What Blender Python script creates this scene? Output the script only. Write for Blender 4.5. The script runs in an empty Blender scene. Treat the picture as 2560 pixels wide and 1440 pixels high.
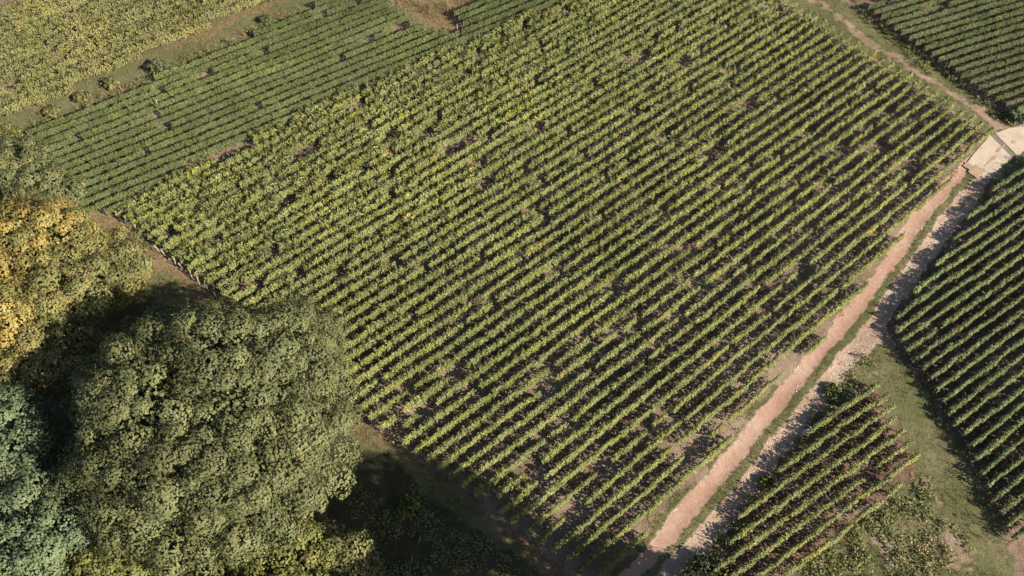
import bpy, math, random
import numpy as np
from mathutils import Vector

# ------------------------------------------------------------------ camera, sky, sun, exposure
sc = bpy.context.scene
CAM_H, PITCH, F_PX = 58.0, math.radians(56.0), 1971.0
cam = bpy.data.cameras.new('camera')
cam.sensor_width = 36.0
cam.lens = F_PX / 2560.0 * 36.0
cam.clip_end = 3000.0
camo = bpy.data.objects.new('camera', cam)
camo.location = (0, 0, CAM_H)
camo.rotation_euler = (math.pi / 2 - PITCH, 0, 0)
sc.collection.objects.link(camo)
sc.camera = camo

SUN_AZ, SUN_EL = math.radians(-28.0), math.radians(28.5)
world = bpy.data.worlds.new('World')
sc.world = world
world.use_nodes = True
wn = world.node_tree.nodes
sky = wn.new('ShaderNodeTexSky')
sky.sky_type = 'NISHITA'
sky.sun_disc = False
sky.sun_elevation = SUN_EL
sky.sun_rotation = math.pi / 2 - SUN_AZ
wn['Background'].inputs['Strength'].default_value = 0.052
world.node_tree.links.new(sky.outputs[0], wn['Background'].inputs['Color'])

sun = bpy.data.lights.new('sun', 'SUN')
sun.energy = 5.0
sun.angle = math.radians(0.55)
sun.color = (1.0, 0.90, 0.76)
suno = bpy.data.objects.new('sun', sun)
sv = Vector((math.cos(SUN_AZ) * math.cos(SUN_EL), math.sin(SUN_AZ) * math.cos(SUN_EL), math.sin(SUN_EL)))
suno.rotation_euler = (-sv).to_track_quat('-Z', 'Y').to_euler()
suno.location = (60, -30, 80)
sc.collection.objects.link(suno)

sc.view_settings.view_transform = 'Standard'
sc.view_settings.look = 'None'
sc.view_settings.exposure = 1.4
sc.view_settings.gamma = 1.0
sc.view_settings.use_curve_mapping = False
sc.render.engine = 'CYCLES'
sc.cycles.filter_width = 1.55
sc.cycles.max_bounces = 5
sc.cycles.diffuse_bounces = 3
sc.cycles.transparent_max_bounces = 4

# ------------------------------------------------------------------ helpers
rng = np.random.default_rng(7)
random.seed(7)
COL = sc.collection


def G(x, y, z=0.0):
    """Picture point of the survey photograph (2560 wide) -> map position at height z."""
    u, v = (x - 1280.0) / F_PX, (720.0 - y) / F_PX
    dy = math.cos(PITCH) + math.sin(PITCH) * v
    dz = -math.sin(PITCH) + math.cos(PITCH) * v
    t = (z - CAM_H) / dz
    return (u * t, dy * t)


def GP(pts):
    return np.array([G(*p) for p in pts])


def to_px(X, Y, Z=0.0):
    d = np.cos(PITCH) * Y - np.sin(PITCH) * (Z - CAM_H)
    v = np.sin(PITCH) * Y + np.cos(PITCH) * (Z - CAM_H)
    return 1280 + F_PX * X / d, 720 - F_PX * v / d


def vnoise(x, y, s, seed=0):
    x = np.asarray(x, float) / s + 1000.0
    y = np.asarray(y, float) / s + 1000.0
    xi, yi = np.floor(x).astype(np.int64), np.floor(y).astype(np.int64)
    fx, fy = x - xi, y - yi
    fx, fy = fx * fx * (3 - 2 * fx), fy * fy * (3 - 2 * fy)

    def h(a, b):
        n = (a * 374761393 + b * 668265263 + seed * 1274126177) & 0xffffffff
        n = ((n ^ (n >> 13)) * 1274126177) & 0xffffffff
        return ((n ^ (n >> 16)) & 0xffff) / 65535.0
    a, b, c, d = h(xi, yi), h(xi + 1, yi), h(xi, yi + 1), h(xi + 1, yi + 1)
    return (a * (1 - fx) + b * fx) * (1 - fy) + (c * (1 - fx) + d * fx) * fy


def inside(px, py, poly):
    px, py = np.asarray(px), np.asarray(py)
    r = np.zeros(px.shape, bool)
    n = len(poly)
    for i in range(n):
        x0, y0 = poly[i]
        x1, y1 = poly[(i + 1) % n]
        if y0 == y1:
            continue
        c = ((y0 > py) != (y1 > py)) & (px < (x1 - x0) * (py - y0) / (y1 - y0) + x0)
        r ^= c
    return r


def dist_line(px, py, line):
    best = np.full(np.shape(px), 1e9)
    for i in range(len(line) - 1):
        a, b = line[i], line[i + 1]
        d = b - a
        t = np.clip(((px - a[0]) * d[0] + (py - a[1]) * d[1]) / (d @ d), 0, 1)
        best = np.minimum(best, np.hypot(px - a[0] - t * d[0], py - a[1] - t * d[1]))
    return best


def mesh_np(name, verts, faces, smooth=False):
    """faces: (n,3) or (n,4) integer array."""
    me = bpy.data.meshes.new(name)
    verts = np.asarray(verts, np.float32)
    faces = np.asarray(faces, np.int32)
    n, k = faces.shape
    me.vertices.add(len(verts))
    me.vertices.foreach_set('co', verts.ravel())
    me.loops.add(n * k)
    me.loops.foreach_set('vertex_index', faces.ravel())
    me.polygons.add(n)
    me.polygons.foreach_set('loop_start', np.arange(0, n * k, k, dtype=np.int32))
    me.polygons.foreach_set('loop_total', np.full(n, k, np.int32))
    if smooth:
        me.polygons.foreach_set('use_smooth', np.ones(n, bool))
    me.update(calc_edges=True)
    return me


def link(name, data, parent=None, loc=(0, 0, 0), rz=0.0, **props):
    o = bpy.data.objects.new(name, data)
    COL.objects.link(o)
    o.location = loc
    o.rotation_euler = (0, 0, rz)
    if parent is not None:
        o.parent = parent
    for k, v in props.items():
        if v is not None:
            o[k] = v
    return o


def ordinal(n):
    suf = 'th' if 10 <= n % 100 <= 20 else {1: 'st', 2: 'nd', 3: 'rd'}.get(n % 10, 'th')
    return f'{n}{suf}'


# ------------------------------------------------------------------ materials
def new_mat(name):
    m = bpy.data.materials.new(name)
    m.use_nodes = True
    m.node_tree.nodes.clear()
    return m, m.node_tree.nodes, m.node_tree.links


def ramp(N, stops, k=1.0):
    r = N.new('ShaderNodeValToRGB')
    while len(r.color_ramp.elements) < len(stops):
        r.color_ramp.elements.new(0.5)
    for e, (p, c) in zip(r.color_ramp.elements, stops):
        e.position = p
        e.color = (c[0] * k, c[1] * k, c[2] * k, 1)
    return r


def mixc(N, L, fac, a, b, mode='MIX'):
    m = N.new('ShaderNodeMix')
    m.data_type = 'RGBA'
    m.blend_type = mode
    for sock, v in ((m.inputs[0], fac), (m.inputs[6], a), (m.inputs[7], b)):
        if hasattr(v, 'is_output'):
            L.new(v, sock)
        elif isinstance(v, (int, float)):
            sock.default_value = v
        else:
            sock.default_value = (*v, 1)
    return m.outputs[2]


def noise(N, L, coord, scale, detail=5, rough=0.6):
    t = N.new('ShaderNodeTexNoise')
    t.inputs['Scale'].default_value = scale
    t.inputs['Detail'].default_value = detail
    t.inputs['Roughness'].default_value = rough
    L.new(coord, t.inputs['Vector'])
    return t.outputs['Fac']


def ground_mat(name, stops, fine, s1=0.35, s2=2.2, s3=9.0, bump=0.5, amt=0.55, rough=0.95):
    """large patches from stops, broken by a finer two-tone grain, with relief."""
    m, N, L = new_mat(name)
    geo = N.new('ShaderNodeNewGeometry')
    P = geo.outputs['Position']
    n1, n2, n3 = noise(N, L, P, s1, 6), noise(N, L, P, s2, 6, 0.7), noise(N, L, P, s3, 4, 0.7)
    r1 = ramp(N, stops, 0.64)
    fine = tuple(0.64 * q for q in fine)
    L.new(n1, r1.inputs[0])
    r2 = ramp(N, [(0.38, (0, 0, 0)), (0.66, (1, 1, 1))])
    L.new(n2, r2.inputs[0])
    f = N.new('ShaderNodeMath')
    f.operation = 'MULTIPLY'
    L.new(r2.outputs[0], f.inputs[0])
    f.inputs[1].default_value = amt
    c = mixc(N, L, f.outputs[0], r1.outputs[0], fine)
    r3 = ramp(N, [(0.25, (0.62, 0.62, 0.62)), (0.75, (1.25, 1.25, 1.25))])
    L.new(n3, r3.inputs[0])
    c = mixc(N, L, 1.0, c, r3.outputs[0], 'MULTIPLY')
    b = N.new('ShaderNodeBsdfPrincipled')
    b.inputs['Roughness'].default_value = rough
    b.inputs['Specular IOR Level'].default_value = 0.15
    L.new(c, b.inputs['Base Color'])
    bp = N.new('ShaderNodeBump')
    bp.inputs['Strength'].default_value = bump
    bp.inputs['Distance'].default_value = 0.12
    ad = N.new('ShaderNodeMath')
    ad.operation = 'ADD'
    L.new(n2, ad.inputs[0])
    L.new(n3, ad.inputs[1])
    L.new(ad.outputs[0], bp.inputs['Height'])
    L.new(bp.outputs[0], b.inputs['Normal'])
    o = N.new('ShaderNodeOutputMaterial')
    L.new(b.outputs[0], o.inputs[0])
    return m


def leaf_mat(name, base, alt, accent, per_object=False, accent_amt=0.12, transl=0.17, clump=False):
    """leaf colour: base <-> alt leaf by leaf, some leaves turned to the accent colour."""
    base, alt, accent = [tuple(0.80 * q for q in c) for c in (base, alt, accent)]
    m, N, L = new_mat(name)
    geo = N.new('ShaderNodeNewGeometry')
    ri = geo.outputs['Random Per Island']
    c = mixc(N, L, ri, base, alt)
    # leaves that have turned
    mth = N.new('ShaderNodeMath'); mth.operation = 'MULTIPLY'
    L.new(ri, mth.inputs[0]); mth.inputs[1].default_value = 37.31
    fr = N.new('ShaderNodeMath'); fr.operation = 'FRACT'
    L.new(mth.outputs[0], fr.inputs[0])
    lt = N.new('ShaderNodeMath'); lt.operation = 'LESS_THAN'
    L.new(fr.outputs[0], lt.inputs[0])
    if per_object:
        oi = N.new('ShaderNodeObjectInfo')
        sp = N.new('ShaderNodeSeparateColor')
        L.new(oi.outputs['Color'], sp.inputs[0])
        L.new(sp.outputs[0], lt.inputs[1])       # share of turned leaves on this plant
    elif clump:
        at = N.new('ShaderNodeAttribute'); at.attribute_name = 'turn'
        L.new(at.outputs['Fac'], lt.inputs[1])
    else:
        lt.inputs[1].default_value = accent_amt
    c = mixc(N, L, lt.outputs[0], c, accent)
    if per_object:
        hs = N.new('ShaderNodeHueSaturation')
        L.new(c, hs.inputs['Color'])
        L.new(sp.outputs[1], hs.inputs['Value'])
        L.new(sp.outputs[2], hs.inputs['Saturation'])
        c = hs.outputs[0]
    if clump:
        at2 = N.new('ShaderNodeAttribute'); at2.attribute_name = 'tone'
        hs = N.new('ShaderNodeHueSaturation')
        L.new(c, hs.inputs['Color'])
        L.new(at2.outputs['Fac'], hs.inputs['Value'])
        c = hs.outputs[0]
    b = N.new('ShaderNodeBsdfPrincipled')
    b.inputs['Roughness'].default_value = 0.65
    b.inputs['Specular IOR Level'].default_value = 0.18
    L.new(c, b.inputs['Base Color'])
    t = N.new('ShaderNodeBsdfTranslucent')
    L.new(c, t.inputs['Color'])
    mx = N.new('ShaderNodeMixShader')
    mx.inputs[0].default_value = transl
    L.new(b.outputs[0], mx.inputs[1])
    L.new(t.outputs[0], mx.inputs[2])
    o = N.new('ShaderNodeOutputMaterial')
    L.new(mx.outputs[0], o.inputs[0])
    return m


def plain_mat(name, c1, c2, scale=8.0, rough=0.8, bump=0.3):
    m, N, L = new_mat(name)
    tc = N.new('ShaderNodeTexCoord')
    n = noise(N, L, tc.outputs['Object'], scale, 5, 0.65)
    r = ramp(N, [(0.3, c1), (0.7, c2)], 0.66)
    L.new(n, r.inputs[0])
    b = N.new('ShaderNodeBsdfPrincipled')
    b.inputs['Roughness'].default_value = rough
    b.inputs['Specular IOR Level'].default_value = 0.25
    L.new(r.outputs[0], b.inputs['Base Color'])
    bp = N.new('ShaderNodeBump')
    bp.inputs['Strength'].default_value = bump
    bp.inputs['Distance'].default_value = 0.02
    L.new(n, bp.inputs['Height'])
    L.new(bp.outputs[0], b.inputs['Normal'])
    o = N.new('ShaderNodeOutputMaterial')
    L.new(b.outputs[0], o.inputs[0])
    return m


M = {}


def surface_mat():
    """all bare and grassy ground: the mapped surface colour with grain, clods and relief."""
    m, N, L = new_mat('ground_surface')
    geo = N.new('ShaderNodeNewGeometry')
    P = geo.outputs['Position']
    at = N.new('ShaderNodeVertexColor')
    at.layer_name = 'surface'
    n2, n3 = noise(N, L, P, 2.4, 6, 0.72), noise(N, L, P, 9.0, 4, 0.7)
    r2 = ramp(N, [(0.30, (0.66, 0.66, 0.64)), (0.70, (1.28, 1.26, 1.24))])
    L.new(n2, r2.inputs[0])
    c = mixc(N, L, at.outputs['Alpha'], at.outputs['Color'], r2.outputs[0], 'MULTIPLY')
    r3 = ramp(N, [(0.25, (0.70, 0.70, 0.70)), (0.75, (1.22, 1.22, 1.22))])
    L.new(n3, r3.inputs[0])
    c = mixc(N, L, at.outputs['Alpha'], c, r3.outputs[0], 'MULTIPLY')
    b = N.new('ShaderNodeBsdfPrincipled')
    b.inputs['Roughness'].default_value = 0.95
    b.inputs['Specular IOR Level'].default_value = 0.12
    L.new(c, b.inputs['Base Color'])
    bp = N.new('ShaderNodeBump')
    sm = N.new('ShaderNodeMath')
    sm.operation = 'MULTIPLY'
    sm.inputs[1].default_value = 0.7
    L.new(at.outputs['Alpha'], sm.inputs[0])
    L.new(sm.outputs[0], bp.inputs['Strength'])
    bp.inputs['Distance'].default_value = 0.12
    ad = N.new('ShaderNodeMath')
    ad.operation = 'ADD'
    L.new(n2, ad.inputs[0])
    L.new(n3, ad.inputs[1])
    L.new(ad.outputs[0], bp.inputs['Height'])
    L.new(bp.outputs[0], b.inputs['Normal'])
    o = N.new('ShaderNodeOutputMaterial')
    L.new(b.outputs[0], o.inputs[0])
    return m


M['surface'] = surface_mat()
M['grass'] = ground_mat('grass_ground', [(0.28, (0.105, 0.115, 0.040)), (0.5, (0.150, 0.150, 0.060)), (0.74, (0.215, 0.175, 0.095))],
                        (0.085, 0.080, 0.030), s1=0.30, s2=2.6, s3=8.0, bump=0.9)
M['concrete'] = ground_mat('pale_concrete', [(0.28, (0.50, 0.39, 0.285)), (0.45, (0.64, 0.53, 0.41)), (0.74, (0.74, 0.635, 0.51))],
                           (0.52, 0.39, 0.28), s1=0.55, s2=1.6, s3=14.0, bump=0.2, amt=0.55, rough=0.85)
M['drain'] = ground_mat('grey_drain_concrete', [(0.28, (0.20, 0.18, 0.155)), (0.5, (0.26, 0.23, 0.19)), (0.74, (0.32, 0.265, 0.21))],
                        (0.22, 0.16, 0.11), s1=0.6, s2=2.0, s3=14.0, bump=0.3, amt=0.4)
M['bark'] = plain_mat('bark', (0.055, 0.042, 0.03), (0.14, 0.11, 0.085), 6.0, 0.95, 0.8)
M['vine_stem'] = plain_mat('vine_stem', (0.06, 0.04, 0.026), (0.12, 0.085, 0.06), 20.0, 0.95, 0.6)
M['post'] = plain_mat('weathered_post_wood', (0.38, 0.35, 0.30), (0.56, 0.52, 0.46), 9.0, 0.85, 0.4)
M['post_grey'] = plain_mat('grey_post_wood', (0.20, 0.18, 0.15), (0.34, 0.31, 0.27), 9.0, 0.9, 0.4)
M['metal'] = plain_mat('galvanised_metal', (0.36, 0.37, 0.38), (0.5, 0.51, 0.52), 14.0, 0.5, 0.1)
M['plastic'] = plain_mat('white_plastic', (0.62, 0.60, 0.55), (0.8, 0.79, 0.75), 5.0, 0.55, 0.2)

VB = dict(per_object=True)
M['vine'] = leaf_mat('vine_leaf', (0.145, 0.175, 0.058), (0.275, 0.285, 0.112), (0.40, 0.345, 0.085), **VB)
M['vine_dark'] = leaf_mat('vine_leaf_dark', (0.120, 0.160, 0.060), (0.218, 0.248, 0.102), (0.36, 0.32, 0.095), **VB)
M['vine_yellow'] = leaf_mat('vine_leaf_yellowing', (0.160, 0.172, 0.056), (0.275, 0.265, 0.100), (0.40, 0.31, 0.085), **VB)
M['weed'] = leaf_mat('weed_leaf', (0.130, 0.160, 0.055), (0.240, 0.245, 0.100), (0.34, 0.28, 0.13), accent_amt=0.18)
M['blade'] = leaf_mat('grass_blade', (0.140, 0.142, 0.052), (0.235, 0.210, 0.098), (0.34, 0.275, 0.16), accent_amt=0.22)
M['blade_dry'] = leaf_mat('dry_grass_blade', (0.23, 0.175, 0.085), (0.40, 0.275, 0.150), (0.15, 0.14, 0.05), accent_amt=0.25)

# ------------------------------------------------------------------ map of the place (picture points -> metres)
P_MAIN = GP([(290, 540), (400, 632), (520, 722), (700, 870), (850, 1000), (945, 1078), (1240, 1292), (1400, 1405), (1470, 1462), (1515, 1446),
             (1726, 1214), (1938, 966), (2072, 834), (2142, 738), (2250, 597), (2350, 482), (2412, 404), (2484, 347), (2255, 190),
             (2085, 90), (1955, 0), (1840, -90), (1640, -90), (1437, -2), (1197, 103), (987, 192), (697, 318), (437, 447)])
P_UL = GP([(66, 352), (300, 252), (560, 132), (760, 38), (960, -60), (985, 25), (1090, 88), (1150, 98), (1160, 80), (1128, 45), (1290, -12),
           (1480, -90), (1640, -90), (1432, 4), (1197, 107), (988, 196), (698, 323), (438, 454), (290, 543), (196, 543), (135, 440)])
P_TL = GP([(-80, 352), (150, 246), (300, 176), (420, 120), (590, 42), (690, -4), (830, -74), (830, -90), (-80, -90)])
P_TR = GP([(2095, -20), (2230, 88), (2350, 172), (2470, 258), (2540, 296), (2700, 306), (2700, -90), (2020, -90)])
P_R = GP([(2700, 372), (2560, 418), (2482, 470), (2452, 510), (2402, 566), (2366, 622), (2312, 690), (2256, 762), (2214, 824), (2256, 890), (2306, 948),
          (2352, 1040), (2392, 1100), (2440, 1202), (2478, 1268), (2508, 1338), (2536, 1390), (2560, 1450), (2580, 1540), (2700, 1540)])
P_BR = GP([(2172, 955), (2200, 985), (2218, 1020), (2238, 1068), (2258, 1095), (2275, 1122), (2296, 1158), (2300, 1176), (2100, 1336), (1945, 1462), (1880, 1520),
           (1740, 1520), (1800, 1390), (1832, 1308), (1948, 1172), (2060, 1030)])
P_WEED = GP([(2310, 1200), (2360, 1230), (2400, 1330), (2480, 1450), (2560, 1520), (1880, 1520), (1960, 1440), (2110, 1320)])

L_RUT_L = GP([(1560, 1470), (1622, 1400), (1700, 1300), (1788, 1200), (1872, 1104), (1984, 962), (2096, 829), (2222, 668), (2296, 548), (2350, 486), (2422, 418), (2470, 378)])
L_RUT_R = GP([(1660, 1430), (1726, 1363), (1790, 1294), (1878, 1192), (1944, 1104), (2060, 957), (2166, 829), (2250, 712), (2348, 578), (2392, 514), (2432, 462), (2468, 420)])
L_MED = GP([(1610, 1450), (1676, 1382), (1748, 1297), (1836, 1196), (1910, 1104), (2022, 959), (2132, 829), (2236, 690), (2324, 562), (2372, 500), (2424, 440)])
P_WOOD_SHADE = GP([(-200, 500), (150, 560), (260, 640), (420, 760), (560, 830), (760, 980), (900, 1110), (1010, 1185), (1150, 1290), (1300, 1405), (1400, 1490), (1400, 1700), (-200, 1700)])
L_VERGE = GP([(1545, 1440), (1640, 1320), (1745, 1195), (1850, 1070), (1950, 958), (2075, 815), (2190, 665), (2280, 540), (2380, 432)])
P_APRON = GP([(2415, 412), (2476, 338), (2560, 312), (2720, 275), (2720, 330), (2590, 366), (2534, 390), (2466, 450), (2446, 438)])
L_DRAIN = GP([(2480, 338), (2536, 392)])
L_TRACK_R = GP([(1960, -50), (2036, 3), (2080, 30), (2153, 87), (2237, 146), (2328, 200), (2439, 269), (2510, 325)])
L_TRACK_L = GP([(360, 165), (430, 118), (520, 78), (600, 42), (680, 10), (760, -25)])
L_PATH_L = GP([(190, 548), (290, 560), (340, 600), (420, 668), (510, 738), (700, 905), (850, 1030), (950, 1095), (1080, 1180), (1300, 1345), (1450, 1470)])
P_DRY = GP([(985, -60), (975, 10), (1000, 40), (1090, 88), (1150, 100), (1165, 78), (1130, 42), (1290, -15), (1400, -60)])


def hgt(x, y):
    x, y = np.asarray(x, float), np.asarray(y, float)
    z = 0.05 * (vnoise(x, y, 3.1, 3) - 0.5) + 0.03 * (vnoise(x, y, 0.8, 4) - 0.5)
    rl = np.minimum(dist_line(x, y, L_RUT_L), dist_line(x, y, L_RUT_R))
    return z - 0.07 * np.exp(-(rl / 0.7) ** 2)


# ------------------------------------------------------------------ ground, split into its surfaces
STEP = 0.17
X0, X1, Y0, Y1 = -72.0, 72.0, 6.0, 92.0
gx, gy = np.arange(X0, X1, STEP), np.arange(Y0, Y1, STEP)
XX, YY = np.meshgrid(gx, gy)
nx, ny = len(gx), len(gy)
V = np.stack([XX, YY, hgt(XX, YY)], -1).reshape(-1, 3)
ii, jj = np.meshgrid(np.arange(nx - 1), np.arange(ny - 1))
a = (jj * nx + ii).ravel()
FQ = np.stack([a, a + 1, a + nx + 1, a + nx], 1)
ux, uy = to_px(V[:, 0], V[:, 1])
near = (ux > -170) & (ux < 2730) & (uy > -160) & (uy < 1620)
FQ = FQ[near[FQ].all(1)]


def jitter(x, y):
    return (x + 0.9 * (vnoise(x, y, 1.3, 11) - 0.5) + 0.55 * (vnoise(x, y, 0.42, 12) - 0.5) + 0.25 * (vnoise(x, y, 0.17, 15) - 0.5),
            y + 0.9 * (vnoise(x, y, 1.3, 13) - 0.5) + 0.55 * (vnoise(x, y, 0.42, 14) - 0.5) + 0.25 * (vnoise(x, y, 0.17, 16) - 0.5))


def zone_of(x, y):
    """surface number at map points."""
    x_, y_ = x, y
    x, y = jitter(x, y)
    z = np.zeros(x.shape, np.int8)                     # 0 grass
    wide = vnoise(x, y, 5.0, 21)
    fine = vnoise(x, y, 0.7, 25)
    z[inside(x + 1.0, y - 1.5, P_TL)] = 1
    z[inside(x, y, P_WOOD_SHADE)] = 8  # ground under the trees and their cast shadow, darkened by colour
    z[inside(x, y, P_WEED) & (vnoise(x, y, 1.6, 22) * 0.6 + fine * 0.4 > 0.56)] = 1
    z[dist_line(x, y, L_TRACK_R) < 0.35 * wide + 0.75 * (fine - 0.30)] = 3
    z[dist_line(x, y, L_TRACK_L) < 0.15 + 0.7 * wide] = 4
    z[dist_line(x, y, L_PATH_L) < 0.32 + 0.5 * wide] = 4
    z[inside(x, y, P_DRY)] = 4
    dm = dist_line(x, y, L_MED)
    z[(dm < 2.9 + 0.8 * wide) & (vnoise(x, y, 2.3, 24) * 0.7 + fine * 0.3 > 0.57)] = 7
    z[(dist_line(x, y, L_VERGE) < 0.35 + 0.35 * wide) & (fine > 0.25)] = 0
    for p, k in ((P_MAIN, 1), (P_UL, 1), (P_TR, 2), (P_R, 2), (P_BR, 2)):
        z[inside(x, y, p)] = k
    xs, ys = x_ + 0.35 * (x - x_), y_ + 0.35 * (y - y_)
    z[dist_line(xs, ys, L_RUT_R) < 0.70 + 0.35 * wide + 0.3 * fine] = 6
    dl = dist_line(xs, ys, L_RUT_L)
    z[dl < 0.66 + 0.2 * wide] = 6
    z[dl < 0.50 + 0.12 * wide + 0.1 * fine] = 5
    z[dist_line(xs, ys, L_MED) < 0.24 + 0.16 * wide + 0.12 * (fine - 0.5)] = 0
    return z


#        name, colours from dark to light
ZONES = [('grass_ground', [(0.122, 0.132, 0.052), (0.172, 0.172, 0.078), (0.250, 0.218, 0.122)]),
         ('vineyard_soil', [(0.215, 0.158, 0.108), (0.325, 0.240, 0.170), (0.450, 0.340, 0.250)]),
         ('dark_vineyard_soil', [(0.155, 0.098, 0.072), (0.240, 0.160, 0.118), (0.360, 0.255, 0.190)]),
         ('dirt_track', [(0.250, 0.185, 0.115), (0.340, 0.245, 0.170), (0.430, 0.315, 0.230)]),
         ('dry_grass_path', [(0.170, 0.145, 0.070), (0.270, 0.195, 0.110), (0.350, 0.230, 0.140)]),
         ('dirt_road', [(0.440, 0.265, 0.192), (0.510, 0.325, 0.242), (0.560, 0.405, 0.312)]),
         ('pale_road_edge', [(0.420, 0.295, 0.215), (0.530, 0.385, 0.290), (0.620, 0.480, 0.375)]),
         ('dirt_verge', [(0.220, 0.160, 0.105), (0.320, 0.235, 0.165), (0.420, 0.315, 0.235)]),
         ('floor_with_painted_shade', [(0.060, 0.052, 0.030), (0.088, 0.084, 0.042), (0.120, 0.100, 0.058)])]  # dark litter tone, also painted in to deepen the tree shadow
vx, vy = V[:, 0], V[:, 1]
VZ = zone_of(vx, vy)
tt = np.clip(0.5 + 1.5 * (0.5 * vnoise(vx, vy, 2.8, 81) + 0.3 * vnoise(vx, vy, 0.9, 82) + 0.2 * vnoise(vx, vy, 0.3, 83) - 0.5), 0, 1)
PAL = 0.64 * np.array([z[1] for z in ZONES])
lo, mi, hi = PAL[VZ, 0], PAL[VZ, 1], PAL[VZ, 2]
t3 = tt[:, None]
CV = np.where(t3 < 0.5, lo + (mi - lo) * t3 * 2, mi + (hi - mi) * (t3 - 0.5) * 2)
GRAIN = np.array([1.0, 1.0, 1.0, 0.8, 1.0, 0.5, 0.9, 0.8, 1.0])
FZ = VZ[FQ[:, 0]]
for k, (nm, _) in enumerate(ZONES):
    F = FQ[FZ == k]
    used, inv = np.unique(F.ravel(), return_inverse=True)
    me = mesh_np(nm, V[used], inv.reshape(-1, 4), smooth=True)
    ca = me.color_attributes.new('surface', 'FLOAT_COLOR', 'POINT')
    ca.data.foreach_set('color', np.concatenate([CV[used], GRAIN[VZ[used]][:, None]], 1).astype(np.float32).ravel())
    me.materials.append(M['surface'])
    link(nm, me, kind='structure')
B = 900.0
me = mesh_np('terrain', [(-B, -B, -0.3), (B, -B, -0.3), (B, B, -0.3), (-B, B, -0.3)], [(0, 1, 2, 3)])
me.materials.append(M['grass'])
link('terrain', me, kind='structure')


def slab(name, poly, z0, z1, mat, **props):
    n = len(poly)
    me = bpy.data.meshes.new(name)
    v = [(x, y, z1) for x, y in poly] + [(x, y, z0) for x, y in poly]
    me.from_pydata(v, [], [tuple(range(n))] + [(i, i + n, (i + 1) % n + n, (i + 1) % n) for i in range(n)])
    ar = sum(poly[i][0] * poly[(i + 1) % n][1] - poly[(i + 1) % n][0] * poly[i][1] for i in range(n))
    if ar < 0:
        me.flip_normals()
    me.materials.append(mat)
    return link(name, me, **props)


# pale concrete apron in two slabs with a drain channel between them
dA, dB = GP([(2481, 336)])[0], GP([(2538, 394)])[0]
dn = (dB - dA) / np.linalg.norm(dB - dA)
dq = np.array([-dn[1], dn[0]])
if dq[0] < 0:
    dq = -dq
w = 0.33
ap1 = [*GP([(2412, 414), (2422, 401), (2436, 383), (2452, 364), (2466, 350)]), dA - dq * w, dB - dq * w, *GP([(2512, 410), (2490, 430), (2468, 449), (2446, 440), (2430, 424)])]
ap2 = [dA + dq * w, *GP([(2520, 322), (2560, 311), (2620, 298), (2720, 285), (2720, 335), (2620, 357), (2585, 367), (2558, 378)]), dB + dq * w]
slab('concrete_apron', [tuple(p) for p in ap1], -0.1, 0.05, M['concrete'], kind='structure')
slab('concrete_apron', [tuple(p) for p in ap2], -0.1, 0.05, M['concrete'], kind='structure')
slab('drain_channel', [tuple(p) for p in (dA - dq * w, dA + dq * w, dB + dq * w, dB - dq * w)], -0.1, 0.02, M['drain'], kind='structure')


def soil_wash(px, py, rx, ry, seed):
    """thin fan of soil washed onto the concrete."""
    r = np.random.default_rng(seed)
    x, y = G(px, py)
    n = 40
    th = np.linspace(0, 2 * math.pi, n, endpoint=False)
    k = 1 + 0.25 * np.sin(th * 3 + seed) + 0.18 * np.sin(th * 7 + seed * 2) + r.normal(0, 0.08, n)
    a_ = math.radians(40)
    ex, ey = np.cos(th) * rx * k, np.sin(th) * ry * k
    v = [(0, 0, 0.012)] + [(ex[i] * math.cos(a_) - ey[i] * math.sin(a_), ex[i] * math.sin(a_) + ey[i] * math.cos(a_), 0.004) for i in range(n)]
    me = bpy.data.meshes.new('soil_wash')
    me.from_pydata(v, [], [(0, i + 1, (i + 1) % n + 1) for i in range(n)])
    me.materials.append(M['wash'])
    link('soil_wash', me, loc=(x, y, 0.05), kind='structure')


M['wash'] = ground_mat('washed_soil', [(0.28, (0.42, 0.285, 0.195)), (0.5, (0.52, 0.37, 0.265)), (0.74, (0.60, 0.45, 0.34))],
                       (0.36, 0.25, 0.16), s1=0.8, s2=2.4, s3=10.0, bump=0.5, amt=0.5)
soil_wash(2436, 425, 0.75, 0.95, 3)
soil_wash(2478, 400, 1.0, 0.16, 5)
soil_wash(2500, 372, 0.9, 0.13, 8)
soil_wash(2532, 356, 0.28, 0.2, 11)


# ------------------------------------------------------------------ leaves
def leaves(cent, normal, size, aspect=0.85, fold=0.18):
    """diamond leaves: cent (n,3), normal (n,3), size (n,) -> verts, quads."""
    n = len(cent)
    nrm = normal / (np.linalg.norm(normal, axis=1, keepdims=True) + 1e-9)
    r = rng.normal(size=(n, 3))
    u = np.cross(nrm, r)
    u /= np.linalg.norm(u, axis=1, keepdims=True) + 1e-9
    v = np.cross(nrm, u)
    s = size[:, None]
    p0 = cent - u * s * 0.5
    p1 = cent + v * s * 0.5 * aspect + nrm * s * fold
    p2 = cent + u * s * 0.5
    p3 = cent - v * s * 0.5 * aspect + nrm * s * fold
    return np.stack([p0, p1, p2, p3], 1).reshape(-1, 3), np.arange(4 * n).reshape(-1, 4)


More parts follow.
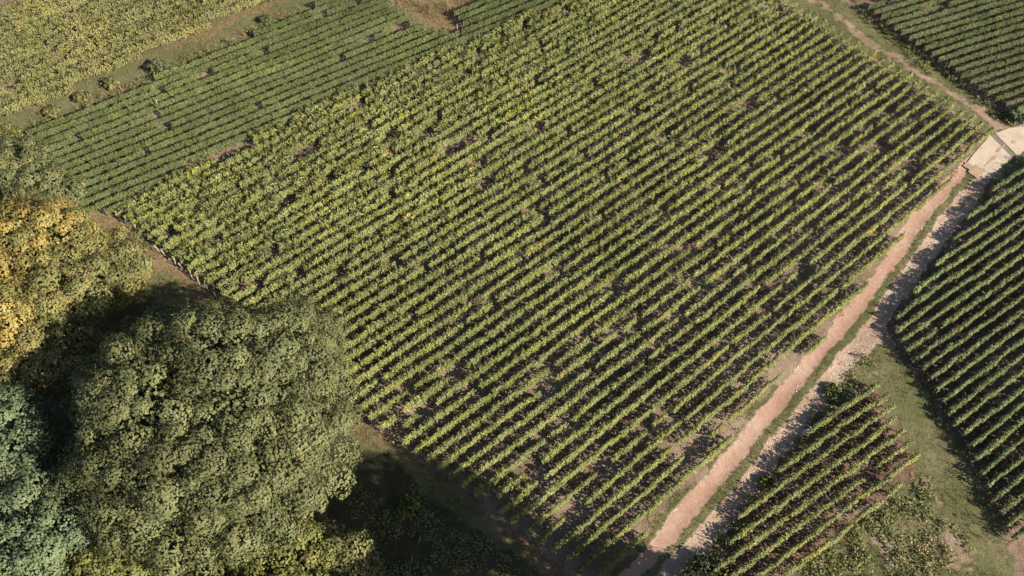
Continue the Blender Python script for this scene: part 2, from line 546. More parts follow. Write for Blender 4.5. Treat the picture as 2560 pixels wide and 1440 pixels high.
def tube(pts, radii, sides=5):
    pts = np.asarray(pts, float)
    vs, fs = [], []
    for i, p in enumerate(pts):
        d = pts[min(i + 1, len(pts) - 1)] - pts[max(i - 1, 0)]
        d /= np.linalg.norm(d) + 1e-9
        a = np.cross(d, (0.3, 0.9, 0.2))
        a /= np.linalg.norm(a) + 1e-9
        b = np.cross(d, a)
        for k in range(sides):
            t = 2 * math.pi * k / sides
            vs.append(p + radii[i] * (math.cos(t) * a + math.sin(t) * b))
    for i in range(len(pts) - 1):
        for k in range(sides):
            k2 = (k + 1) % sides
            fs.append((i * sides + k, i * sides + k2, (i + 1) * sides + k2, (i + 1) * sides + k))
    top = len(vs)
    vs.append(pts[-1])
    for k in range(sides):
        o = (len(pts) - 1) * sides
        fs.append((o + k, o + (k + 1) % sides, top, top))
    return np.array(vs), fs


def merge(parts):
    """[(verts, quads, material index)] -> verts, quads, mats"""
    vs, fs, ms, o = [], [], [], 0
    for v, f, m in parts:
        f = np.asarray(f)
        vs.append(v)
        fs.append(f + o)
        ms.append(np.full(len(f), m))
        o += len(v)
    return np.concatenate(vs), np.concatenate(fs), np.concatenate(ms)


def poly_mesh(name, v, f, mats=None, midx=None):
    tri = [tuple(q[:3]) if q[2] == q[3] else tuple(q) for q in np.asarray(f).tolist()]
    me = bpy.data.meshes.new(name)
    me.from_pydata(np.asarray(v).tolist(), [], tri)
    for m in mats or []:
        me.materials.append(m)
    if midx is not None:
        me.polygons.foreach_set('material_index', np.asarray(midx, np.int32))
    return me


def vine_mesh(name, h, w, n, leafmat, size=0.17, half=0.62, lump=0.0, ragged=0.10, shoots=26):
    parts = []
    stem, sf = tube([(0, 0, -0.08), (0.03, 0.01, 0.25), (-0.02, 0, 0.5), (0.05, 0, 0.75)], [0.03, 0.026, 0.02, 0.012], 4)
    parts.append((stem, sf, 1))
    arm, af = tube([(-half * 0.9, 0, 0.55), (0, 0.01, 0.5), (half * 0.9, 0, 0.56)], [0.008, 0.016, 0.008], 3)
    parts.append((arm, af, 1))
    # canopy: a ragged standing hedge, made of several leafy shoots
    ns = 9
    sx = np.linspace(-half, half, ns) + rng.normal(0, 0.05, ns)
    sh = h * rng.uniform(1 - ragged * 1.6, 1 + ragged, ns)
    sy = rng.normal(0, w * ragged, ns)
    ly = rng.normal(0, w * ragged * 1.5, ns)
    k = rng.integers(0, ns, n)
    t = rng.beta(1.5, 1.05, n)
    z = 0.30 + t * (sh[k] - 0.30)
    prof = np.sin(np.clip(0.25 + 0.72 * t, 0, 1) * math.pi) ** 0.6
    x = sx[k] + rng.normal(0, 0.10 + lump, n)
    y = sy[k] + ly[k] * t + rng.uniform(-1, 1, n) * w * 0.5 * prof
    y = np.clip(y, -w * 0.75, w * 0.75)
    c = np.stack([x, y, z], 1)
    nr = np.stack([rng.normal(0, 0.45, n), np.sign(y + rng.normal(0, 0.05, n)) * rng.uniform(0.1, 0.9, n), rng.uniform(0.1, 1.0, n) + 0.4 * t], 1)
    parts.append((*leaves(c, nr, size * rng.uniform(0.65, 1.25, n)), 0))
    # a few shoots standing above the hedge
    m = shoots
    base = rng.integers(0, ns, 4)
    q = rng.integers(0, 4, m)
    tz = rng.uniform(0, 1, m)
    c2 = np.stack([sx[base[q]] + rng.normal(0, 0.03, m) + tz * 0.06, sy[base[q]] + rng.normal(0, 0.04, m), sh[base[q]] + tz * 0.33], 1)
    parts.append((*leaves(c2, rng.normal(size=(m, 3)) + (0, 0, 0.4), size * 0.75 * rng.uniform(0.6, 1.1, m)), 0))
    v, f, mi = merge(parts)
    return poly_mesh(name, v, f, [leafmat, M['vine_stem']], mi)


NV = 12
VM = {
    'main': [vine_mesh('vine', 1.20, 0.43, 350, M['vine'], size=0.155) for _ in range(NV)],
    'bushy': [vine_mesh('vine', 1.15, 0.56, 360, M['vine'], size=0.17, lump=0.02, ragged=0.16) for _ in range(NV)],
    'trim': [vine_mesh('vine', 1.12, 0.30, 460, M['vine_dark'], size=0.13, ragged=0.03, shoots=10) for _ in range(NV)],
    'yellow': [vine_mesh('vine', 1.15, 0.90, 380, M['vine_yellow'], size=0.18, lump=0.10, ragged=0.14) for _ in range(NV)],
    'right': [vine_mesh('vine', 1.08, 0.34, 370, M['vine_dark'], size=0.15, ragged=0.07) for _ in range(NV)],
    'young': [vine_mesh('vine', 1.05, 0.34, 240, M['vine'], size=0.15) for _ in range(NV)],
}
pv, pf = tube([(0, 0, -0.15), (0, 0, 0.6), (0, 0, 1.15)], [0.035, 0.034, 0.032], 6)
POST_MESH = poly_mesh('end_post', pv, pf, [M['post_grey']])


def row_segments(poly, d, n, off):
    """where the line n.p = off crosses the polygon, as sorted positions along d."""
    s = poly @ n - off
    t = poly @ d
    cr = []
    for i in range(len(poly)):
        j = (i + 1) % len(poly)
        if (s[i] > 0) != (s[j] > 0):
            f = s[i] / (s[i] - s[j])
            cr.append(t[i] + f * (t[j] - t[i]))
    cr.sort()
    return [(cr[i], cr[i + 1]) for i in range(0, len(cr) - 1, 2)]


def field(poly, ang, spacing, pick, label, group, phase=0.0, flip=False, pitch=1.08, min_len=1.3, gaps=0.05, gap_amt=0.2, yscale=None, look=None, low_h=None,
          side=None, margin=(-70, 2640, -75, 1500)):
    a = math.radians(ang)
    d, n = np.array([math.cos(a), math.sin(a)]), np.array([-math.sin(a), math.cos(a)])
    s = poly @ n
    offs = np.arange(s.min() + spacing * (0.35 + phase), s.max(), spacing)
    if flip:
        offs = offs[::-1]
    count = 0
    for off in offs:
        segs = [q for q in row_segments(poly, d, n, off) if q[1] - q[0] > min_len]
        rows = []
        for t0, t1 in segs:
            m = int((t1 - t0) / pitch)
            if m < 1:
                continue
            t = t0 + 0.4 + (np.arange(m) + 0.5) * (t1 - t0 - 0.6) / m + rng.normal(0, 0.05, m)
            x, y = d[0] * t + n[0] * off, d[1] * t + n[1] * off
            ux, uy = to_px(x, y, 0.8)
            vis = (ux > margin[0]) & (ux < margin[1]) & (uy > margin[2]) & (uy < margin[3])
            seen = (ux > 0) & (ux < 2560) & (uy > 5) & (uy < 1435)
            gap = (vnoise(t, t * 0 + off * 7.7, 1.5, 31) < gap_amt * (np.clip(0.75 + (ux + 1.2 * uy - 2300) / 900, 0.75, 2.0) if low_h else 1.0) * (0.3 + 1.4 * vnoise(x, y, 9.0, 32))) | (rng.uniform(size=m) < gaps)
            rows.append((t0, t1, t, x, y, ux, uy, vis & ~gap, seen.sum()))
        rows = [r for r in rows if r[7].sum() > 0 and r[8] > 0]
        if not rows:
            continue
        count += 1
        for ri, (t0, t1, t, x, y, ux, uy, keep, _) in enumerate(rows):
            idx = np.nonzero(keep)[0]
            tb = t[idx[0]]
            bx, by = d[0] * tb + n[0] * off, d[1] * tb + n[1] * off
            lab = label(count)
            if len(rows) > 1:
                lab += (side or (' (left stretch)', ' (right stretch)'))[min(ri, 1)]
            row = link('vine_row', None, loc=(bx, by, 0), rz=a, label=lab, category='vine row', group=group)
            row.empty_display_size = 0.2
            vig, vval = random.uniform(0.85, 1.18), random.uniform(0.93, 1.07)
            wob = vnoise(x * 0 + off * 3.1, t, 4.0, 41) - 0.5
            H = hgt(x, y)
            for i in idx:
                kind = pick(ux[i], uy[i])
                ms = VM[kind]
                o = bpy.data.objects.new('vine', ms[random.randrange(NV)])
                COL.objects.link(o)
                o.parent = row
                loose = kind in ('bushy', 'yellow')
                o.location = (t[i] - tb, 0.16 * wob[i] + random.gauss(0, 0.07 if loose else 0.03), H[i])
                o.rotation_euler = (0, 0, (math.pi if random.random() < 0.5 else 0) + random.gauss(0, 0.05))
                sy = vig * (yscale(ux[i], uy[i]) if yscale else 1.0)
                thin = 0.55 + 0.75 * vnoise(x[i], y[i], 1.2, 44)
                o.scale = (random.uniform(0.82, 1.05) if loose else random.uniform(0.94, 1.1), sy * random.uniform(0.82, 1.2) * min(1.1, 0.45 + thin * 0.6), (random.uniform(0.84, 1.12) if loose else random.uniform(0.97, 1.03) if kind == 'trim' else random.uniform(0.88, 1.09)) * (low_h(ux[i], uy[i]) if low_h else 1.0))
                cl = look(x[i], y[i], ux[i], uy[i])
                o.color = (cl[0], cl[1] * vval, cl[2], 1)
            for te, e in ((t[idx[0]] - 0.75, idx[0]), (t[idx[-1]] + 0.75, idx[-1])):
                if -20 < ux[e] < 2580 and -20 < uy[e] < 1460 and not (low_h and ux[e] < 560):
                    o = bpy.data.objects.new('end_post', POST_MESH)
                    COL.objects.link(o)
                    o.parent = row
                    o.location = (te - tb, 0.16 * wob[e], 0)
                    o.rotation_euler = (random.gauss(0, 0.04), random.gauss(0, 0.06), random.random() * 6)
    return count


def look_std(yel, yel_noise, val, sat=1.0):
    def f(x, y, ux, uy):
        p = float(vnoise(x, y, 6.0, 51))
        q = float(vnoise(x, y, 1.5, 52))
        turn = yel + yel_noise * max(0.0, p - 0.45) * 2 + (0.35 if q > 0.93 else 0.0)
        return (turn, val * random.uniform(0.86, 1.12) * (0.9 + 0.2 * p), sat * random.uniform(0.9, 1.06), 1)
    return f


counts = {}
counts['main'] = field(
    P_MAIN, 39.4, 1.125, lambda ux, uy: 'bushy' if ux + 1.1 * uy < 1450 + 700 * (random.random() - 0.5) else 'main',
    lambda k: f'{ordinal(k)} vine row counted from the dirt road in the large central vineyard block',
    'vine rows of the large central block', gaps=0.035, gap_amt=0.15,
    yscale=lambda ux, uy: min(1.25, max(0.80, 1.20 - (ux + 0.5 * uy - 900) / 4200)),
    look=look_std(0.045, 0.12, 1.0, 1.03),
    low_h=lambda ux, uy: 1.0 - 0.24 * min(1.0, max(0.0, (ux + 1.2 * uy - 2500) / 800)))
counts['ul'] = field(
    P_UL, 32.6, 1.11, lambda ux, uy: 'trim',
    lambda k: f'{ordinal(k)} clipped vine row from upper left grassy track',
    'clipped vine rows of the upper left block', flip=True, gaps=0.005, gap_amt=0.08,
    look=look_std(0.035, 0.07, 0.74, 1.05), side=(', left of the dry gap', ', right of the dry gap'))
counts['tl'] = field(
    P_TL, 31.5, 1.25, lambda ux, uy: 'yellow',
    lambda k: f'{ordinal(k)} bushy yellowing vine row above the grassy track in the top left corner',
    'bushy vine rows in the top left corner', gaps=0.02, gap_amt=0.10,
    look=look_std(0.08, 0.20, 0.98, 0.95))
counts['tr'] = field(
    P_TR, 22.4, 1.04, lambda ux, uy: 'trim',
    lambda k: f'{ordinal(k)} vine row from the concrete apron in the top right corner block',
    'vine rows of the top right corner block', gaps=0.01, gap_amt=0.06,
    look=look_std(0.05, 0.09, 0.82, 0.95))
counts['r'] = field(
    P_R, 33.6, 0.93, lambda ux, uy: 'right',
    lambda k: f'{ordinal(k)} vine row down from the concrete apron in the block at right edge',
    'dense vine rows at the right edge', flip=True, gaps=0.01, gap_amt=0.07,
    look=look_std(0.05, 0.06, 1.08, 1.0))
counts['br'] = field(
    P_BR, 33.2, 0.98, lambda ux, uy: 'young',
    lambda k: f'{ordinal(k)} vine row from the dirt road in the small lower right block',
    'vine rows of the small lower right block', flip=True, gaps=0.03, gap_amt=0.10,
    look=look_std(0.07, 0.10, 1.0))


# ------------------------------------------------------------------ trees and shrubs
def tree_mats(name, base, alt, accent):
    base, alt, accent = [tuple(0.84 * q for q in c) for c in (base, alt, accent)]
    return leaf_mat(name, base, alt, accent, clump=True, transl=0.10)


TM = {
    'grey': tree_mats('grey_green_leaf', (0.132, 0.148, 0.062), (0.168, 0.180, 0.077), (0.23, 0.205, 0.080)),
    'yellow': tree_mats('yellow_leaf', (0.185, 0.184, 0.062), (0.245, 0.222, 0.074), (0.37, 0.272, 0.078)),
    'olive': tree_mats('olive_leaf', (0.165, 0.168, 0.062), (0.215, 0.208, 0.078), (0.33, 0.255, 0.085)),
    'teal': tree_mats('blue_green_leaf', (0.125, 0.170, 0.086), (0.165, 0.208, 0.108), (0.19, 0.21, 0.09)),
    'lime': tree_mats('lime_leaf', (0.150, 0.172, 0.048), (0.225, 0.235, 0.070), (0.33, 0.285, 0.08)),
    'dark': tree_mats('dark_green_leaf', (0.085, 0.105, 0.050), (0.130, 0.148, 0.078), (0.20, 0.17, 0.08)),
}


def crown_mesh(name, R, Rz, zc, lobes, mat, leaf, dens, turn, low=-0.55, clump_r=(0.62, 1.45), core=0.72):
    """leaf clumps set on a few overlapping lobes; zc = crown centre height."""
    C, T, S, TU, N_ = [], [], [], [], []
    LB = [(np.zeros(3), core)]
    for k in range(lobes):
        th = 2 * math.pi * (k + rng.uniform(-0.3, 0.3)) / lobes
        e = rng.uniform(-0.2, 0.6)
        off, lr = rng.uniform(0.42, 0.64), rng.uniform(0.34, 0.50)
        if lobes > 10:                                  # a broad old crown: many limbs, each with its own head
            e = (rng.uniform(-0.15, 0.2), rng.uniform(0.55, 0.8), rng.uniform(0.95, 1.4))[(0, 1, 0, 2, 0, 1)[k % 6]]
            off, lr = rng.uniform(0.50, 0.80), rng.uniform(0.20, 0.38)
        LB.append((np.array([math.cos(th) * math.cos(e), math.sin(th) * math.cos(e), math.sin(e) * 0.9]) * off, lr))
    sc_ = min(1.0, 0.62 + R / 20)
    dim = np.array([R, R, Rz])
    done = []
    for lo, lr in LB:
        nc = int(900 * lr * lr * (R / 6) ** 2) + 60
        dirs = rng.normal(size=(nc, 3))
        dirs /= np.linalg.norm(dirs, axis=1, keepdims=True)
        for dv in dirs[dirs[:, 2] > low]:
            p = lo + dv * lr * rng.uniform(0.80, 1.06)
            if any(np.linalg.norm(p - l2) < r2 * 0.80 for l2, r2 in LB if l2 is not lo):
                continue
            c = p * dim
            cr = rng.uniform(*clump_r) * sc_
            if any(abs(c[0] - d[0]) < 3 and np.linalg.norm(c - d) < 0.64 * (cr + dr) for d, dr in done):
                continue
            done.append((c, cr))
            n = int(dens * cr * cr * rng.uniform(0.8, 1.15))
            q = rng.normal(size=(n, 3))
            q /= np.linalg.norm(q, axis=1, keepdims=True)
            out = dv * 0.7 + np.array([0, 0, 0.5])
            q = q[q @ out > -0.15]
            n = len(q)
            rad = rng.uniform(0.35, 1.0, n) ** 0.25
            wob = 1 + 0.30 * np.sin(q[:, 0] * 6 + c[1] * 3) * np.cos(q[:, 1] * 5 + c[0] * 3) + 0.16 * np.sin(q[:, 2] * 9 + c[0] * 5) + 0.14 * np.sin(q[:, 0] * 13 + c[0]) * np.sin(q[:, 1] * 12 + c[1])
            C.append(c + q * (rad * wob)[:, None] * cr * np.array([1.0, 1.0, 0.8]))
            N_.append(q * 1.0 + dv * 0.35 + rng.normal(0, 0.17, (n, 3)) + (0, 0, 0.12))
            S.append(leaf * rng.uniform(0.65, 1.25, n))
            T.append(np.full(n, rng.uniform(0.74, 1.2)))
            TU.append(np.full(n, turn * rng.uniform(0.0, 1.0) ** 2 * 3.0))
        # inner leaves that close the crown behind its outer clumps
        n = int(95 * (lr * R) ** 2) + 40
        q = rng.normal(size=(n, 3))
        q /= np.linalg.norm(q, axis=1, keepdims=True)
        q = q[q[:, 2] > -0.5]
        n = len(q)
        C.append((lo + q * lr * rng.uniform(0.50, np.where(np.abs(q[:, 2:3]) < 0.35, 0.95, 0.74))) * dim)
        N_.append(q + rng.normal(0, 0.4, (n, 3)))
        S.append(leaf * 1.9 * rng.uniform(0.7, 1.2, n))
        T.append(np.full(n, 0.9))
        TU.append(np.full(n, turn * 0.5))
    C, N_, S, T, TU = map(np.concatenate, (C, N_, S, T, TU))
    C[:, 2] += zc
    ok = C[:, 2] > 0.15
    C, N_, S, T, TU = C[ok], N_[ok], S[ok], T[ok], TU[ok]
    v, f = leaves(C, N_, S, fold=0.08)
    me = mesh_np(name, v, f)
    for an, arr in (('tone', T), ('turn', TU)):
        at = me.attributes.new(an, 'FLOAT', 'FACE')
        at.data.foreach_set('value', arr.astype(np.float32))
    me.materials.append(mat)
    return me


def trunk_mesh(name, h, R, r0, n_limb):
    parts = [(*tube([(0, 0, -0.3), (0.05, 0.02, h * 0.2), (-0.1, 0.08, h * 0.5), (0.1, -0.05, h * 0.78)], [r0 * 1.3, r0, r0 * 0.72, r0 * 0.25], 8), 0)]
    for k in range(n_limb):
        th = 2 * math.pi * k / n_limb + rng.uniform(-0.3, 0.3)
        z0 = h * rng.uniform(0.22, 0.5)
        out = np.array([math.cos(th), math.sin(th)]) * R * rng.uniform(0.5, 0.78)
        z1 = z0 + h * rng.uniform(0.12, 0.3)
        parts.append((*tube([(0, 0, z0), (*(out * 0.45), z0 + (z1 - z0) * 0.6), (*out, z1)], [r0 * 0.5, r0 * 0.3, r0 * 0.08], 5), 0))
    v, f, mi = merge(parts)
    return poly_mesh(name, v, f, [M['bark']], mi)


def tree(px, py, R, h, mat, label, turn=0.08, leaf=0.17, dens=900, lobes=7, zf=0.62, low=-0.55, core=0.72, group=None, name='broadleaf_tree', category='tree', ground=None):
    """px,py: where the crown's middle (at height zf*h) stands in the survey picture."""
    zc = h * zf
    x, y = ground if ground else G(px, py, zc)
    Rz = min((h - zc) * 1.0, R * 1.1)
    t = link(name, None, loc=(x, y, 0), rz=rng.uniform(0, 6.28), label=label, category=category, group=group)
    link('trunk', trunk_mesh('trunk', h, R, 0.035 * h, 6), parent=t)
    link('crown', crown_mesh('crown', R, Rz / 1.0, zc, lobes, TM[mat], leaf, dens, turn, low=low, core=core), parent=t)
    return t


GG = 'wood at the left edge of the vineyard'
tree(560, 1085, 10.4, 16.0, 'grey', 'largest grey-green tree, its rounded crown beside the dark shadow', group=GG, lobes=22, low=-0.35, zf=0.48, core=0.57)
tree(60, 625, 5.2, 12.5, 'yellow', 'golden yellow tree at the left edge, the brightest of the wood', group=GG, turn=0.42)
tree(15, 835, 4.9, 12.5, 'yellow', 'orange tinted tree at the left edge below the golden yellow one', group=GG, turn=0.34)
tree(165, 745, 3.9, 11.0, 'olive', 'olive green tree between the golden tree and the grassy corner', group=GG, turn=0.14)
tree(285, 675, 3.5, 7.5, 'olive', 'low olive yellow tree beside the grassy corner below the white posts', group=GG, turn=0.16)
tree(105, 915, 3.3, 11.5, 'olive', 'olive tree between the orange tinted tree and the largest tree', group=GG, turn=0.16)
tree(-15, 1120, 4.4, 11.5, 'teal', 'upper of the two blue-green trees at the lower left edge', group=GG, turn=0.05)
tree(75, 1325, 4.6, 10.5, 'teal', 'lower of the two blue-green trees at the lower left edge', group=GG, turn=0.06)
tree(40, 1490, 4.0, 8.5, 'olive', 'olive tree in the bottom left corner', group=GG, turn=0.14)
tree(270, 1490, 3.6, 8, 'lime', 'lime green tree cut by the bottom edge near the left corner', group=GG, turn=0.10)
tree(650, 1470, 5.0, 9.0, 'lime', 'lime green tree cut by the bottom edge below the largest tree', group=GG, turn=0.12)
tree(830, 1440, 3.0, 6.5, 'olive', 'half shaded olive tree on the edge of the dark shadow', group=GG, turn=0.08)
tree(40, 425, 4.0, 5.5, 'grey', 'low grey-green thicket tree left of the upper left vine rows', group=GG, turn=0.15, zf=0.5)
tree(110, 480, 3.4, 5.0, 'grey', 'low grey-green bushy tree touching the left ends of the upper rows', group=GG, turn=0.16, zf=0.5)
# trees just below the picture's lower edge, whose tops and long shadows reach into it
GB = 'trees along the lower edge'
tree(0, 0, 4.8, 25.0, 'dark', 'tallest tree below the frame throwing the dark shadow', ground=(20.4, 4.6), group=GB, dens=170, leaf=0.30)
tree(0, 0, 5.6, 21.0, 'dark', 'tall tree below the frame under the dirt road end', ground=(12.5, 3.6), group=GB, dens=170, leaf=0.30)
tree(0, 0, 5.2, 18.0, 'dark', 'tree below the frame left of the dirt road end', ground=(4.0, 2.8), group=GB, dens=170, leaf=0.30)
tree(0, 0, 2.6, 7.5, 'dark', 'small dark tree whose top shows at the foot of the dirt road', ground=(12.6, 10.6), group=GB, dens=420, leaf=0.18)
tree(0, 0, 2.4, 7.0, 'dark', 'small dark tree right of the foot of the dirt road', ground=(16.4, 10.8), group=GB, dens=420, leaf=0.18)


def shrub(px, py, R, h, mat, label, turn=0.1, leaf=0.2, dens=170, name='shrub'):
    x, y = G(px, py, h * 0.45)
    t = link(name, None, loc=(x, y, 0), rz=rng.uniform(0, 6.28), label=label, category='shrub', group='shrubs on the verges')
    parts = []
    for k in range(5):
        th = 2 * math.pi * k / 5
        parts.append((*tube([(0, 0, -0.1), (math.cos(th) * R * 0.3, math.sin(th) * R * 0.3, h * 0.35), (math.cos(th) * R * 0.6, math.sin(th) * R * 0.6, h * 0.7)], [0.04, 0.03, 0.01], 4), 0))
    v, f, mi = merge(parts)
    link('stem', poly_mesh('stem', v, f, [M['bark']], mi), parent=t)
    link('foliage', crown_mesh('foliage', R, h * 0.55, h * 0.45, 5, TM[mat], leaf, dens, turn, low=-0.8, clump_r=(0.3, 0.7), core=0.42), parent=t)


shrub(388, 165, 1.0, 1.3, 'dark', 'dark shrub standing in for a cast shadow beside the dry strip of the upper left track')  # dark leaf colour stands in for a cast shadow
shrub(275, 208, 0.9, 0.8, 'olive', 'olive shrub on the grassy track left of the shadow stand-in shrub', turn=0.2)
shrub(205, 242, 0.9, 0.7, 'olive', 'straggly shrub on the lower part of the grassy track')
shrub(130, 280, 1.1, 0.7, 'olive', 'small shrub near the left end of the upper vine rows')
shrub(18, 335, 2.0, 1.6, 'lime', 'yellow-green shrub at the left edge below the grassy track', turn=0.2)
shrub(660, 48, 0.7, 0.8, 'dark', 'dark green shrub where the upper left track meets the top rows')
shrub(2078, 975, 0.7, 0.35, 'lime', 'low green shrub in the shade between road and small lower block')
shrub(1918, 1200, 0.6, 0.35, 'lime', 'bright green low shrub in the shade right of the road')
shrub(1750, 1425, 1.4, 1.2, 'dark', 'dark shrub beside the road near the bottom edge')
shrub(1800, 1432, 1.2, 0.9, 'olive', 'yellowish shrub at the bottom edge right of the dirt road', turn=0.2)
shrub(2540, 285, 1.2, 1.3, 'teal', 'pale green shrub at the right edge above the concrete apron')
shrub(1020, 1265, 0.9, 0.8, 'lime', 'small yellow-green shrub in the shadow beside the largest tree', turn=0.3)

# ------------------------------------------------------------------ posts and odd things
def post(base, top_h, r, mat, label, lean=(0, 0), name='post', cat='post', group=None):
    x, y = G(*base)
    pv, pf = tube([(0, 0, -0.2), (lean[0] * 0.5, lean[1] * 0.5, top_h * 0.5), (lean[0], lean[1], top_h)], [r, r, r * 0.92], 8)
    return link(name, poly_mesh(name, pv, pf, [M[mat]]), loc=(x, y, 0), label=label, category=cat, group=group)


ZP = [((245, 340)), (380, 440), (770, 330), (885, 435), (990, 510), (1070, 585), (1165, 640), (1275, 755), (1360, 825), (1485, 935), (1575, 985), (1695, 1110), (1800, 1195), (1905, 1270), (2015, 1365)]
for i, (zx, zy) in enumerate(ZP):
    post((150 + zx / 5.1425, 480 + zy / 5.1425), random.uniform(0.9, 1.15), 0.042, 'post',
         f'{ordinal(i + 1)} whitish post from the left along the vine row ends by the wood',
         lean=(random.gauss(0, 0.12), random.gauss(0, 0.12)), name='row_end_post', group='whitish posts along the row ends')
post((1144, 83), 1.2, 0.045, 'post', 'taller pale stake at the dry gap between top vine rows', name='stake', cat='stake')
post((1158, 89), 1.0, 0.04, 'post', 'shorter pale stake right of the taller one at the dry gap', name='stake', cat='stake')
post((1026, 195), 0.9, 0.045, 'post', 'pale stake at the bare reddish spot among the upper vine rows', name='stake', cat='stake')
post((356, 674), 0.9, 0.03, 'post', 'thin leaning pale stake in the grass by the olive tree', lean=(0.4, 0.35), name='stake', cat='stake')
post((985, 1111), 0.6, 0.04, 'post', 'small white stake at the corner of the field beside the shadow', name='stake', cat='stake')
post((400, 272), 1.3, 0.045, 'post', 'pale stake standing in a gap of the upper left rows', name='stake', cat='stake')


def lumpy(name, base, size, label, mat, cat):
    import bmesh
    bm = bmesh.new()
    bmesh.ops.create_icosphere(bm, subdivisions=3, radius=1.0)
    for v in bm.verts:
        k = 1 + 0.35 * math.sin(v.co.x * 5 + v.co.y * 3) * math.cos(v.co.y * 6 + v.co.z * 4) + random.gauss(0, 0.05)
        v.co = Vector((v.co.x * size[0] * k, v.co.y * size[1] * k, max(-0.3, v.co.z) * size[2] * k + size[2] * 0.3))
    me = bpy.data.meshes.new(name)
    bm.to_mesh(me)
    bm.free()
    me.materials.append(M[mat])
    x, y = G(*base)
    return link(name, me, loc=(x, y, 0), rz=0.6, label=label, category=cat)


lumpy('plastic_bag', (2014, 1082), (0.34, 0.22, 0.28), 'crumpled white plastic bag at the bare row end right of the road', 'plastic', 'bag')
lumpy('plastic_bag', (2024, 1073), (0.16, 0.14, 0.2), 'small white plastic bag just above the crumpled larger one', 'plastic', 'bag')
lumpy('plastic_bag', (1811, 1328), (0.22, 0.16, 0.2), 'whitish plastic bag at the lower row end beside the road', 'plastic', 'bag')
a0, a1 = GP([(2031, 1070), (2074, 1038)])
pv, pf = tube([(a0[0], a0[1], 0.5), ((a0[0] + a1[0]) / 2, (a0[1] + a1[1]) / 2, 0.62), (a1[0], a1[1], 0.72)], [0.06, 0.055, 0.035], 8)
sup = []
M['metal'] = M['post_grey']
for q, zz in ((a0, 0.5), ((a0 + a1) / 2, 0.62), (a1, 0.72)):
    sup.append((*tube([(q[0], q[1], -0.2), (q[0], q[1], zz)], [0.03, 0.03], 6), 0))
rail = link('trellis_rail', poly_mesh('trellis_rail', pv, pf, [M['metal']]), label='grey metal rail of a bare trellis beside the white bags', category='rail')
for v_, f_, _ in sup:
    link('support_post', poly_mesh('support_post', v_, f_, [M['post_grey']]), parent=rail)


# ------------------------------------------------------------------ grass and weeds
def scatter(n, ok, xr=(-62, 62), yr=(6, 84)):
    x, y = rng.uniform(*xr, n), rng.uniform(*yr, n)
    ux, uy = to_px(x, y)
    k = (ux > -60) & (ux < 2620) & (uy > -50) & (uy < 1490)
    x, y = x[k], y[k]
    k = ok(x, y)
    return x[k], y[k]


def tufts(x, y, per, h, spread, w):
    n = len(x)
    X, Y = np.repeat(x, per), np.repeat(y, per)
    m = n * per
    hh = np.repeat(h * rng.uniform(0.5, 1.3, n), per) * rng.uniform(0.6, 1.2, m)
    X = X + rng.normal(0, spread, m)
    Y = Y + rng.normal(0, spread, m)
    Z = hgt(X, Y)
    th = rng.uniform(0, 6.28, m)
    ln = rng.normal(0, 0.55, (m, 2)) * hh[:, None]
    p0 = np.stack([X - np.cos(th) * w, Y - np.sin(th) * w, Z - 0.02], 1)
    p1 = np.stack([X + np.cos(th) * w, Y + np.sin(th) * w, Z - 0.02], 1)
    p2 = np.stack([X + ln[:, 0], Y + ln[:, 1], Z + hh], 1)
    return np.stack([p0, p1, p2], 1).reshape(-1, 3), np.arange(3 * m).reshape(-1, 3)


def not_conc(x, y):
    return ~inside(x, y, P_APRON)


x, y = scatter(260000, lambda x, y: (zone_of(x, y) == 0) & (vnoise(x, y, 1.3, 61) > 0.30) & not_conc(x, y))
v, f = tufts(x, y, 4, 0.07 + 0.20 * vnoise(x, y, 1.7, 64) ** 2, 0.07, 0.018)
me = mesh_np('grass', v, f)
me.materials.append(M['blade'])
link('grass', me, kind='stuff', label='short green grass on the verges and tracks', category='grass')
x, y = scatter(200000, lambda x, y: ((zone_of(x, y) == 4) | ((zone_of(x, y) == 7) & (vnoise(x, y, 0.9, 62) > 0.6)) | ((zone_of(x, y) == 3) & (vnoise(x, y, 0.9, 62) > 0.7))) & not_conc(x, y))
v, f = tufts(x, y, 4, 0.20, 0.07, 0.018)
TALL = [(GP([(70, 335), (300, 232), (560, 112), (720, 35), (800, -5)]), 0.55, 0.65), (GP([(980, 5), (1060, 30), (1140, 25), (1300, -30)]), 1.3, 0.6)]
for ln, wd, th in TALL:
    x, y = scatter(150000, lambda x, y: (dist_line(x, y, ln) < wd) & (vnoise(x, y, 1.0, 63) > 0.42))
    v2, f2 = tufts(x[:2600], y[:2600], 5, th, 0.08, 0.02)
    f = np.concatenate([f, f2 + len(v)])
    v = np.concatenate([v, v2])
me = mesh_np('dry_grass', v, f)
me.materials.append(M['blade_dry'])
link('dry_grass', me, kind='stuff', label='dry tan grass along the field paths and road edge', category='grass')


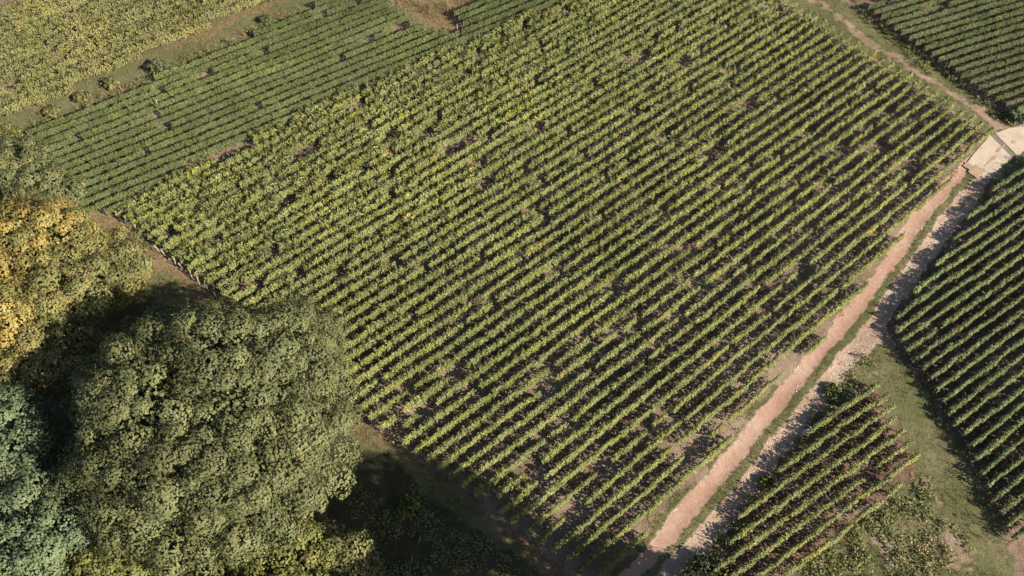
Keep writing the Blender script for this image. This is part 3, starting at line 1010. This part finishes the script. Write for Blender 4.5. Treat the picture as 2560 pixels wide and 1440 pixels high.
x, y = scatter(160000, lambda x, y: ((zone_of(x, y) == 6) & (vnoise(x, y, 1.1, 91) > 0.35)) | ((zone_of(x, y) == 5) & (vnoise(x, y, 0.9, 92) > 0.80)))
x, y = x[:4200], y[:4200]
n = len(x)
oc = np.array([(1, 0, 0), (0, 1, 0), (-1, 0, 0), (0, -1, 0), (0, 0, 0.7), (0, 0, -0.7)], float)
of = np.array([(0, 1, 4), (1, 2, 4), (2, 3, 4), (3, 0, 4), (1, 0, 5), (2, 1, 5), (3, 2, 5), (0, 3, 5)])
sz = 0.02 + 0.07 * rng.uniform(0, 1, n) ** 3
v = np.stack([x, y, hgt(x, y)], 1)[:, None, :] + oc[None] * rng.uniform(0.6, 1.3, (n, 6, 3)) * sz[:, None, None]
me = mesh_np('stones', v.reshape(-1, 3), (of[None] + 6 * np.arange(n)[:, None, None]).reshape(-1, 3))
me.materials.append(plain_mat('pale_stone', (0.55, 0.44, 0.35), (0.85, 0.74, 0.62), 3.0, 0.9, 0.2))
link('stones', me, kind='stuff', label='small pale stones strewn over the ruts of the dirt road', category='stones')


def weed_leaves(x, y, per, hmax, spread, size):
    n = len(x)
    hh = np.repeat(hmax * rng.uniform(0.35, 1.2, n), per)
    sp = np.repeat(spread * rng.uniform(0.6, 1.4, n), per)
    X = np.repeat(x, per) + rng.normal(0, 1, n * per) * sp
    Y = np.repeat(y, per) + rng.normal(0, 1, n * per) * sp
    Z = hgt(X, Y) + hh * rng.uniform(0.05, 1, n * per)
    c = np.stack([X, Y, Z], 1)
    return leaves(c, rng.normal(0, 0.6, c.shape) + (0, 0, 0.7), size * rng.uniform(0.5, 1.3, n * per))


parts = []
x, y = scatter(60000, lambda x, y: inside(x, y, P_WEED) & (vnoise(x, y, 1.2, 27) > 0.45), xr=(5, 45), yr=(8, 30))
k = rng.permutation(len(x))[:460]
parts.append((*weed_leaves(x[k], y[k], 14, 0.45, 0.18, 0.15), 0))
x, y = scatter(70000, lambda x, y: (inside(x, y, P_MAIN) | inside(x, y, P_BR)) & (vnoise(x, y, 2.4, 71) > 0.62))
k = rng.permutation(len(x))[:2200]
parts.append((*weed_leaves(x[k], y[k], 8, 0.16, 0.14, 0.11), 0))
P_UND = GP([(880, 1120), (1000, 1180), (1300, 1400), (1380, 1470), (880, 1470)])
x, y = scatter(60000, lambda x, y: inside(x, y, P_UND) & (vnoise(x, y, 1.8, 72) > 0.42), xr=(-20, 8), yr=(8, 32))
k = rng.permutation(len(x))[:260]
parts.append((*weed_leaves(x[k], y[k], 18, 0.35, 0.2, 0.14), 0))
L_W = [GP([(60, 345), (300, 245), (560, 125), (700, 60)]), GP([(1990, 1140), (2105, 1000), (2165, 915)]), GP([(1815, 1360), (1985, 1160)]), GP([(2110, -10), (2350, 190), (2520, 300)])]
for ln in L_W:
    x, y = scatter(90000, lambda x, y: (dist_line(x, y, ln) < 0.9) & (vnoise(x, y, 1.1, 73) > 0.4))
    top = ln is L_W[0]
    k = rng.permutation(len(x))[:620 if top else 240]
    parts.append((*weed_leaves(x[k], y[k], 18, 0.75 if top else 0.45, 0.17, 0.14), 0))
v, f, _ = merge(parts)
me = mesh_np('weeds', v, f)
me.materials.append(M['weed'])
link('weeds', me, kind='stuff', label='leafy weeds on the fallow patch and along the row edges', category='weeds')
